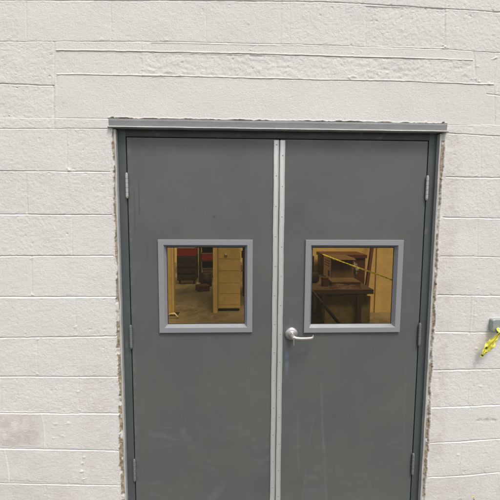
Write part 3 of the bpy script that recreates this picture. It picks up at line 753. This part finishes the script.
def ribbon(path, widths, twist, name, parent=None, printed=None, crumple=0.0, seed=1):
    """strip of tape: path of centre points, width and twist (degrees) at each; printed(u, v) gives black lettering coverage"""
    n = 90; nv = 11; P_ = np.array(path, float); t = np.linspace(0, 1, len(P_)); u = np.linspace(0, 1, n)
    C = np.stack([np.interp(u, t, P_[:, k]) for k in range(3)], -1)
    for _ in range(6): C[1:-1] = (C[:-2] + 2 * C[1:-1] + C[2:]) / 4
    W_ = np.interp(u, t, widths); T_ = np.radians(np.interp(u, t, twist))
    Vv = np.zeros((n, nv, 3)); mk_ = np.zeros((n, nv, 3))
    for i in range(n):
        d = C[min(i + 1, n - 1)] - C[max(i - 1, 0)]; d /= np.linalg.norm(d)
        s_ = np.cross(d, (0, 1.0, 0)); s_ /= np.linalg.norm(s_); o_ = np.cross(s_, d)
        a_ = s_ * math.cos(T_[i]) + o_ * math.sin(T_[i]); b_ = np.cross(a_, d)
        for j in range(nv):
            v = j / (nv - 1) - 0.5
            fold = crumple * (math.sin(v * 9 + i * 0.13) + 0.7 * math.sin(i * 0.41 + v * 5 + seed) * abs(v) * 2)
            Vv[i, j] = C[i] + a_ * v * W_[i] + b_ * fold
            if printed: mk_[i, j, 0] = printed(u[i], v + 0.5)
    iid = np.arange(n * nv).reshape(n, nv)
    f = np.stack([iid[:-1, :-1], iid[:-1, 1:], iid[1:, 1:], iid[1:, :-1]], -1).reshape(-1, 4)
    o = mesh_np(name, Vv.reshape(-1, 3), f, 'tape', mk_.reshape(-1, 3), True, parent)
    so = o.modifiers.new('thickness', 'SOLIDIFY'); so.thickness = 0.0006
    return o
tp = empty('yellow_tape', (1.175, -0.04, 1.03)); tag(tp, 'short crumpled tail of yellow warning tape hanging from the grey wall bracket', 'tape')
def prt(u, v):
    return 1.0 if ((0.66 < u < 0.73 and 0.15 < v < 0.55) or (0.78 < u < 0.83 and 0.3 < v < 0.8) or (0.90 < u < 0.97 and 0.1 < v < 0.6)) else 0.0
def rel(pts): return [(x - 1.175, y + 0.04, z - 1.03) for x, y, z in pts]
ribbon(rel([(1.150, -0.050, 1.062), (1.139, -0.052, 1.046), (1.122, -0.046, 1.015), (1.104, -0.040, 0.980), (1.086, -0.034, 0.945), (1.073, -0.030, 0.915)]), [0.014, 0.026, 0.040, 0.046, 0.043, 0.028], [10, 25, 12, -8, 18, 35], 'tail', tp, prt, 0.0028)
ribbon(rel([(1.150, -0.050, 1.058), (1.132, -0.057, 1.028), (1.114, -0.052, 0.994), (1.094, -0.044, 0.960), (1.080, -0.038, 0.938)]), [0.010, 0.014, 0.017, 0.018, 0.010], [40, 60, 48, 66, 80], 'tail', tp, None, 0.0022, 3)
bm = bmesh.new()
tube(bm, rel([(1.140, -0.040, 1.071), (1.136, -0.052, 1.064), (1.142, -0.060, 1.054), (1.154, -0.058, 1.050), (1.162, -0.048, 1.058), (1.157, -0.038, 1.070), (1.141, -0.038, 1.072)]), [(0.006, 0.004)] * 7, 10)
bmesh.ops.translate(bm, verts=bm.verts, vec=Vector((1.175, -0.04, 1.03)))
obj('knot', bm, 'tape', tp, smooth=True)

# ------------------------------------------------------------------ weed at the wall foot
wd = empty('weed', (1.076, -0.045, 0.0)); tag(wd, 'small green weed growing at the foot of the wall right of the doors', 'plant')
bm = bmesh.new(); bf = bmesh.new(); rs = np.random.RandomState(9)
for i in range(5):
    ax = rs.uniform(-0.05, 0.05) if i else 0.0; ay = rs.uniform(-0.02, 0.025) if i else 0.006; hgt = 0.127 if i == 0 else rs.uniform(0.045, 0.07)
    pts = [Vector((1.076 + ax * t * t, -0.045 + ay * t, hgt * t)) for t in (0, 0.35, 0.7, 1)]
    tube(bm, pts, [0.0018, 0.0015, 0.0012, 0.0008], 6)
    for k in range(9):
        t = 0.12 + 0.85 * k / 9; p = Vector((1.076 + ax * t * t, -0.045 + ay * t, hgt * t)); an = k * 2.4 + i; l = 0.022 * (1.1 - 0.5 * t)
        dv = Vector((math.cos(an), math.sin(an), 0.5)).normalized(); sv = Vector((-math.sin(an), math.cos(an), 0))
        v = [bm.verts.new(p), bm.verts.new(p + dv * l * 0.5 + sv * l * 0.2), bm.verts.new(p + dv * l + Vector((0, 0, -0.3 * l))), bm.verts.new(p + dv * l * 0.5 - sv * l * 0.2)]
        bm.faces.new(v)
    if i < 1:
        top = pts[-1]
        for k in range(12):
            an = k * 2.399; dv = Vector((math.cos(an), math.sin(an), 0.6 + 0.4 * math.sin(k))).normalized(); sv = dv.cross(Vector((0, 0, 1))).normalized()
            v = [bf.verts.new(top), bf.verts.new(top + dv * 0.005 + sv * 0.0018), bf.verts.new(top + dv * 0.0085), bf.verts.new(top + dv * 0.005 - sv * 0.0018)]
            bf.faces.new(v)
obj('leaves', bm, 'leaf', wd); obj('flower_head', bf, 'flower', wd)

# ------------------------------------------------------------------ the workshop behind the doors
RX0, RX1, RY1, RZ = -4.0, 4.6, 10.5, 3.45
tag(obj('floor', B(RX0, RX1, 0.2005, RY1, -0.1, 0.010), 'floor'), kind='structure')
tag(obj('rear_wall', B(RX0, RX1, RY1, RY1 + 0.15, 0, RZ), 'cream'), 'cream rear wall of the workshop seen through the windows', 'wall')
tag(obj('side_wall', B(RX0 - 0.15, RX0, 0.2005, RY1 + 0.15, 0, RZ), 'cream'), 'cream side wall of the workshop on the side of the handleless door', 'wall')
tag(obj('side_wall', B(RX1, RX1 + 0.15, 0.2005, RY1 + 0.15, 0, RZ), 'cream'), 'cream side wall of the workshop on the side of the door with the handle', 'wall')
bm = bmesh.new()
sky_y = [(1.2, 3.4), (4.6, 7.0), (8.0, 9.6)]                     # unseen open bays, added to let daylight into the room
ys = [0.2005]
for a_, b_ in sky_y: ys += [a_, b_]
ys.append(RY1 + 0.15)
for i in range(0, len(ys), 2): box(bm, RX0 - 0.15, RX1 + 0.15, ys[i], ys[i + 1], RZ, RZ + 0.12)
for a_, b_ in sky_y:
    for x0, x1 in ((RX0 - 0.15, RX0 + 0.9), (0.1, 0.5), (RX1 - 0.9, RX1 + 0.15)): box(bm, x0, x1, a_ + 0.001, b_ - 0.001, RZ + 0.002, RZ + 0.118)
tag(obj('roof', bm, 'roof'), 'flat workshop roof with unseen openings added to let daylight in', 'roof')
pw = empty('partition_wall', (0.6, 4.2, 0)); tag(pw, 'cream panelled partition wall behind the worktable', 'wall')
obj('panel', B(0.55, RX1 - 0.001, 4.2, 4.3, 0.011, 3.0), 'cream', pw)
for x in (0.6, 1.0, 2.10, 3.2, 4.0): obj('batten', B(x, x + 0.045, 4.175, 4.1995, 0.012, 3.0), 'cream', pw)

# tan column
cl = empty('column', (-1.245, 4.15, 0.01)); tag(cl, 'tan painted steel column seen at the left side of the left window', 'column')
obj('shaft', B(-1.31, -1.19, 4.09, 4.21, 0.02, RZ), 'tan', cl, bevel=0.006)
obj('edge_strip', B(-1.215, -1.200, 4.075, 4.0895, 0.02, RZ), 'cream', cl)
obj('base_plate', B(-1.36, -1.13, 4.04, 4.26, 0.0102, 0.0195), 'black', cl)
bm = bmesh.new(); tube(bm, [(-1.27, 3.9, 0.03), (-1.22, 3.88, 0.09), (-1.15, 3.87, 0.10), (-1.11, 3.88, 0.05), (-1.105, 3.89, 0.02)], 0.014, 8)
tag(obj('pipe_offcut', bm, 'white', smooth=True), 'pale bent pipe offcut on the floor below the tan column', 'pipe')

# tan cabinet
cb = empty('cabinet', (-0.32, 4.35, 0.01)); tag(cb, 'tall tan metal cabinet standing behind the left window', 'cabinet')
obj('body', B(-0.50, -0.13, 4.32, 4.80, 0.055, 1.95), 'tan', cb, bevel=0.006)
obj('side_post', B(-0.575, -0.505, 4.20, 4.78, 0.0105, 1.97), 'tan', cb, bevel=0.004)
obj('plinth', B(-0.48, -0.15, 4.36, 4.78, 0.0105, 0.054), 'black', cb)
zz = [0.065, 0.122, 0.308, 0.493, 0.694, 0.893, 1.14, 1.5, 1.93]
for a_, b_ in zip(zz, zz[1:]):
    obj('drawer_front', B(-0.485, -0.145, 4.311, 4.3195, a_ + 0.003, b_ - 0.003), 'tan', cb, bevel=0.002)
bm = bmesh.new(); lathe(bm, (-0.37, 4.311, 0.955), (0, -1, 0), [(0, 0.02), (0.012, 0.024), (0.016, 0.02)], 16); obj('knob', bm, 'nickel', cb, smooth=True)

# far left: red tool chest, dark machine
tc = empty('tool_chest', (-1.3, 6.9, 0.01)); tag(tc, 'black tool chest with a red top in the far part of the workshop', 'tool chest')
obj('body', B(-1.53, -1.10, 6.68, 7.2, 0.10, 0.66), 'black', tc, bevel=0.01)
obj('top_box', B(-1.53, -1.10, 6.70, 7.2, 0.662, 0.84), 'red', tc, bevel=0.012)
obj('lid', B(-1.50, -1.13, 6.69, 7.1, 0.8425, 0.865), 'paper', tc, bevel=0.006)
for z in (0.19, 0.34, 0.49, 0.60): obj('drawer_front', B(-1.50, -1.13, 6.66, 6.6795, z - 0.065, z + 0.04), 'black', tc)
for x in (-1.48, -1.15):
    bm = bmesh.new(); lathe(bm, (x - 0.02, 6.78, 0.055), (1, 0, 0), [(0, 0.044), (0.03, 0.044)], 16); obj('wheel', bm, 'black', tc)
mc = empty('shelf_rack', (-0.9, 7.1, 0.01)); tag(mc, 'dark open shelf rack with a red crate beside the tool chest', 'shelf rack')
for x in (-1.06, -0.62):
    for y in (6.9, 7.28): obj('post', B(x, x + 0.03, y, y + 0.03, 0.0105, 1.6), 'black', mc)
for z in (0.12, 0.50, 0.84, 1.3): obj('shelf', B(-1.055, -0.595, 6.905, 7.305, z, z + 0.03), 'black', mc)
obj('back_panel', B(-1.02, -0.63, 7.29, 7.30, 0.26, 1.55), 'black', mc)
def crate(name, a_, mat, label, cat, lidm=None):
    e_ = empty(name, ((a_[0] + a_[1]) / 2, (a_[2] + a_[3]) / 2, a_[4])); tag(e_, label, cat)
    x0, x1, y0, y1, z0, z1 = a_
    bm = bmesh.new(); t_ = 0.012
    box(bm, x0, x1, y0, y1, z0, z0 + t_); box(bm, x0, x0 + t_, y0, y1, z0 + t_, z1); box(bm, x1 - t_, x1, y0, y1, z0 + t_, z1)
    box(bm, x0 + t_, x1 - t_, y0, y0 + t_, z0 + t_, z1); box(bm, x0 + t_, x1 - t_, y1 - t_, y1, z0 + t_, z1)
    obj('body', bm, mat, e_)
    bm = bmesh.new(); box(bm, x0 - 0.008, x1 + 0.008, y0 - 0.008, y1 + 0.008, z1 + 0.001, z1 + 0.02); obj('lid', bm, lidm or mat, e_, bevel=0.004)
    return e_
crate('crate', (-1.0, -0.72, 6.93, 7.2, 0.532, 0.68), 'red', 'small red crate with a tan lid on the dark shelf rack', 'crate', 'card')
crate('crate', (-0.98, -0.70, 6.93, 7.2, 0.152, 0.32), 'wood', 'brown wooden crate low on the dark shelf rack', 'crate')
obj_drum = bmesh.new(); lathe(obj_drum, (-0.86, 6.5, 0.011), (0, 0, 1), [(0, 0.12), (0.01, 0.13), (0.13, 0.13), (0.14, 0.135), (0.15, 0.13), (0.29, 0.13), (0.30, 0.12)], 24)
tag(obj('drum', obj_drum, 'black', smooth=True), 'short black drum on the workshop floor before the shelf rack', 'drum')

# right of the cabinet: shelf with a white jug
sr = empty('storage_rack', (0.25, 5.6, 0.01)); tag(sr, 'tan storage rack right of the tan cabinet, mostly hidden by the window edge', 'shelf rack')
for x in (-0.06, 0.50):
    for y in (5.45, 5.85): obj('post', B(x, x + 0.03, y, y + 0.03, 0.0105, 1.9), 'black', sr)
for z in (0.12, 0.46, 0.74, 1.2): obj('shelf', B(-0.055, 0.525, 5.455, 5.875, z, z + 0.025), 'tan', sr)
bm = bmesh.new(); lathe(bm, (-0.03, 5.56, 0.4855), (0, 0, 1), [(0, 0.055), (0.005, 0.06), (0.12, 0.06), (0.16, 0.035), (0.18, 0.022), (0.20, 0.022)], 20)
tag(obj('jug', bm, 'white', smooth=True), 'small white jug on the rack right of the tan cabinet', 'jug')
bm = bmesh.new(); lathe(bm, (-0.03, 5.56, 0.7655), (0, 0, 1), [(0, 0.06), (0.13, 0.06), (0.135, 0.055)], 20)
tag(obj('paint_can', bm, 'black', smooth=True), 'black can on the rack shelf above the white jug', 'can')

# worktable
wt = empty('worktable', (0.9, 3.0, 0.01)); tag(wt, 'low brown timber worktable behind the right window', 'table')
obj('tabletop', B(0.20, 1.43, 2.48, 3.58, 0.700, 0.752), 'wood', wt, bevel=0.004)
obj('apron', B(0.25, 1.36, 2.526, 2.54, 0.675, 0.699), 'black', wt)
for x in (0.24, 0.82, 1.24):
    for y in (2.484, 3.50): obj('leg', B(x, x + (0.03 if x < 1 else 0.05), y, y + 0.04, 0.0105, 0.699), 'wood', wt)
obj('stretcher', B(0.275, 1.235, 3.505, 3.53, 0.16, 0.21), 'wood', wt)
ps = empty('plywood_stack', (1.1, 2.9, 0.01)); tag(ps, 'dusty plywood sheets standing behind the worktable legs', 'plywood')
for i in range(3): obj('sheet', B(0.85 + i * 0.02, 1.42 - i * 0.015, 2.545 + i * 0.03, 2.56 + i * 0.03, 0.0105, 0.66 - i * 0.02), 'ply', ps)
big = empty('carton', (1.2, 3.27, 0.752)); tag(big, 'brown cardboard carton with a pale printed end on the worktable', 'carton')
obj('body', B(1.065, 1.37, 3.07, 3.50, 0.7525, 1.06), 'card', big, bevel=0.004)
obj('end_label', B(1.0615, 1.0645, 3.085, 3.485, 0.765, 1.05), 'paper', big)
bm = bmesh.new(); box(bm, 1.0595, 1.0612, 3.13, 3.22, 0.80, 0.88)
for z in (0.93, 0.965, 1.0): box(bm, 1.0595, 1.0612, 3.13, 3.42, z, z + 0.010)
obj('print', bm, 'wood', big)
bm = bmesh.new(); vs_ = [bm.verts.new(p) for p in ((1.065, 3.07, 1.062), (1.37, 3.07, 1.062), (1.37, 2.98, 1.045), (1.065, 2.98, 1.045))]; bm.faces.new(vs_)
r = bmesh.ops.extrude_face_region(bm, geom=bm.faces[:]); bmesh.ops.translate(bm, verts=[g_ for g_ in r['geom'] if isinstance(g_, bmesh.types.BMVert)], vec=(0, 0, 0.004))
obj('flap', bm, 'card', big)
low = empty('carton', (1.2, 2.8, 0.752)); tag(low, 'flat brown carton lying in front of the labelled carton on the worktable', 'carton')
obj('body', B(0.98, 1.33, 2.66, 2.95, 0.7525, 0.80), 'card', low, bevel=0.004)
obj('lid', B(0.975, 1.335, 2.655, 2.955, 0.8015, 0.815), 'card', low, bevel=0.003)
ch = empty('chest', (1.42, 3.85, 0.01)); tag(ch, 'maroon wooden chest against the partition wall behind the cartons', 'chest')
obj('body', B(1.11, 1.72, 3.63, 4.10, 0.0105, 0.99), 'maroon', ch, bevel=0.01)
obj('lid', B(1.09, 1.74, 3.61, 4.12, 0.9925, 1.04), 'maroon', ch, bevel=0.012)
obj('handle', B(1.34, 1.50, 3.595, 3.609, 0.93, 0.955), 'alu', ch, bevel=0.004)
bm = bmesh.new(); bmesh.ops.create_icosphere(bm, subdivisions=4, radius=0.085)
co = np.array([v_.co for v_ in bm.verts]); dsp = 0.05 * vnoise(co[:, 0] * 1.3 + co[:, 1], co[:, 2], 0.05, 3) + 0.025 * vnoise(co[:, 0] - co[:, 1], co[:, 2], 0.02, 4)
for v_, q_ in zip(bm.verts, dsp): v_.co *= (1 + q_ / 0.11); v_.co.z *= 1.4; v_.co.x *= 0.7; v_.co += Vector((1.425, 3.30, 0.868))
tag(obj('plastic_bag', bm, 'grey'), 'crumpled grey plastic bag beside the brown carton on the worktable', 'bag')
bm = bmesh.new(); tube(bm, [(1.62, 3.42, 0.03), (2.04, 4.12, 1.55)], 0.030, 4); tag(obj('leaning_timber', bm, 'maroon'), 'dark timber leaning against the partition wall beside the maroon chest', 'timber')
bm = bmesh.new(); tube(bm, [(1.28, 2.36, 0.03), (0.50, 2.44, 0.97)], 0.018, 8); tag(obj('leaning_bar', bm, 'black', smooth=True), 'black steel bar leaning across the front of the worktable', 'bar')
bm = bmesh.new(); tube(bm, [(0.45, 2.85, 0.822), (0.85, 2.95, 0.822)], 0.066, 18); tag(obj('fabric_roll', bm, 'black', smooth=True), 'black roll of sheeting lying on the left part of the worktable', 'roll')
bm = bmesh.new(); box(bm, 0.70, 1.0, 3.86, 4.08, 0.0105, 0.99); box(bm, 0.73, 0.97, 3.90, 4.04, 0.992, 1.05)
tag(obj('speaker_box', bm, 'black'), 'black upright box standing behind the left end of the worktable', 'box')

# clutter on and under the table
bm = bmesh.new(); bmesh.ops.create_cone(bm, cap_ends=True, segments=20, radius1=0.045, radius2=0.045, depth=0.11, matrix=Matrix.Translation((0.90, 2.72, 0.8075)))
tag(obj('tin_can', bm, 'maroon', bevel=0.003), 'small dark red tin on the worktable left of the flat carton', 'tin')
bm = bmesh.new(); n_ = 28
gv = [[None] * n_ for _ in range(n_)]
for i in range(n_):
    for j in range(n_):
        u_, v_ = i / (n_ - 1) - 0.5, j / (n_ - 1) - 0.5
        rr_ = max(abs(u_), abs(v_)) * 2
        hgt = (0.038 + 0.020 * float(vnoise(np.array(u_ * 0.3), np.array(v_ * 0.2), 0.045, 31)) + 0.012 * float(vnoise(np.array(u_ * 0.3), np.array(v_ * 0.2), 0.02, 32))) * (1 - rr_ ** 3)
        gv[i][j] = bm.verts.new((1.12 + u_ * 0.36 * (1 + 0.1 * math.sin(7 * v_)), 2.57 + v_ * 0.13 * (1 + 0.15 * math.sin(9 * u_)), 0.754 + max(0.0, hgt)))
for i in range(n_ - 1):
    for j in range(n_ - 1): bm.faces.new([gv[i][j], gv[i + 1][j], gv[i + 1][j + 1], gv[i][j + 1]])
tag(obj('rag', bm, 'maroon', smooth=True), 'crumpled dark rag along the front edge of the worktable', 'rag')
bm = bmesh.new(); box(bm, 0.90, 1.08, 2.38, 2.40, 0.0105, 0.30); tag(obj('floor_board', bm, 'paper', bevel=0.003), 'pale short board standing on end in front of the plywood sheets', 'board')
for k, (cx_, cy_, r_q, h_q, m_q, lb_q) in enumerate(((-1.28, 6.86, 0.07, 0.16, 'white', 'pale jar on top of the red tool chest'), (-1.43, 6.9, 0.05, 0.10, 'card', 'small brown tin on top of the red tool chest'))):
    bm = bmesh.new(); lathe(bm, (cx_, cy_, 0.8655), (0, 0, 1), [(0, r_q * 0.95), (0.005, r_q), (h_q * 0.8, r_q), (h_q * 0.9, r_q * 0.7), (h_q, r_q * 0.7)], 18)
    tag(obj('jar' if k == 0 else 'tin', bm, m_q, smooth=True), lb_q, 'jar' if k == 0 else 'tin')
bx_w = bmesh.new(); box(bx_w, -1.02, -0.78, 5.9, 6.15, 0.0105, 0.13, rot=0.4)
tag(obj('toolbox', bx_w, 'maroon', bevel=0.01), 'low dark red toolbox on the workshop floor before the black drum', 'toolbox')

# yellow tape strung across
bp = empty('barrier_post', (1.66, 1.09, 0.01)); tag(bp, 'black barrier post holding the end of the strung yellow tape', 'post')
bm = bmesh.new(); tube(bm, [(1.66, 1.09, 0.03), (1.66, 1.09, 1.0)], 0.022, 14); obj('pole', bm, 'black', bp, smooth=True)
bm = bmesh.new(); lathe(bm, (1.66, 1.09, 0.0105), (0, 0, 1), [(0, 0.16), (0.015, 0.16), (0.03, 0.03)], 24); obj('base', bm, 'black', bp)
def prt2(u, v): return 1.0 if (0.3 < v < 0.7 and (u * 23) % 1 < 0.55) else 0.0
t2 = ribbon([(1.00, 3.30, 1.085), (1.10, 2.95, 1.055), (1.20, 2.60, 1.028), (1.31, 2.25, 1.0), (1.40, 1.90, 0.975), (1.66, 1.1, 0.92)], [0.017] * 6, [60, 35, 50, 20, 40, 30], 'barrier_tape', None, prt2, 0.002)
tag(t2, 'yellow and black warning tape strung across the room in front of the cartons', 'tape')
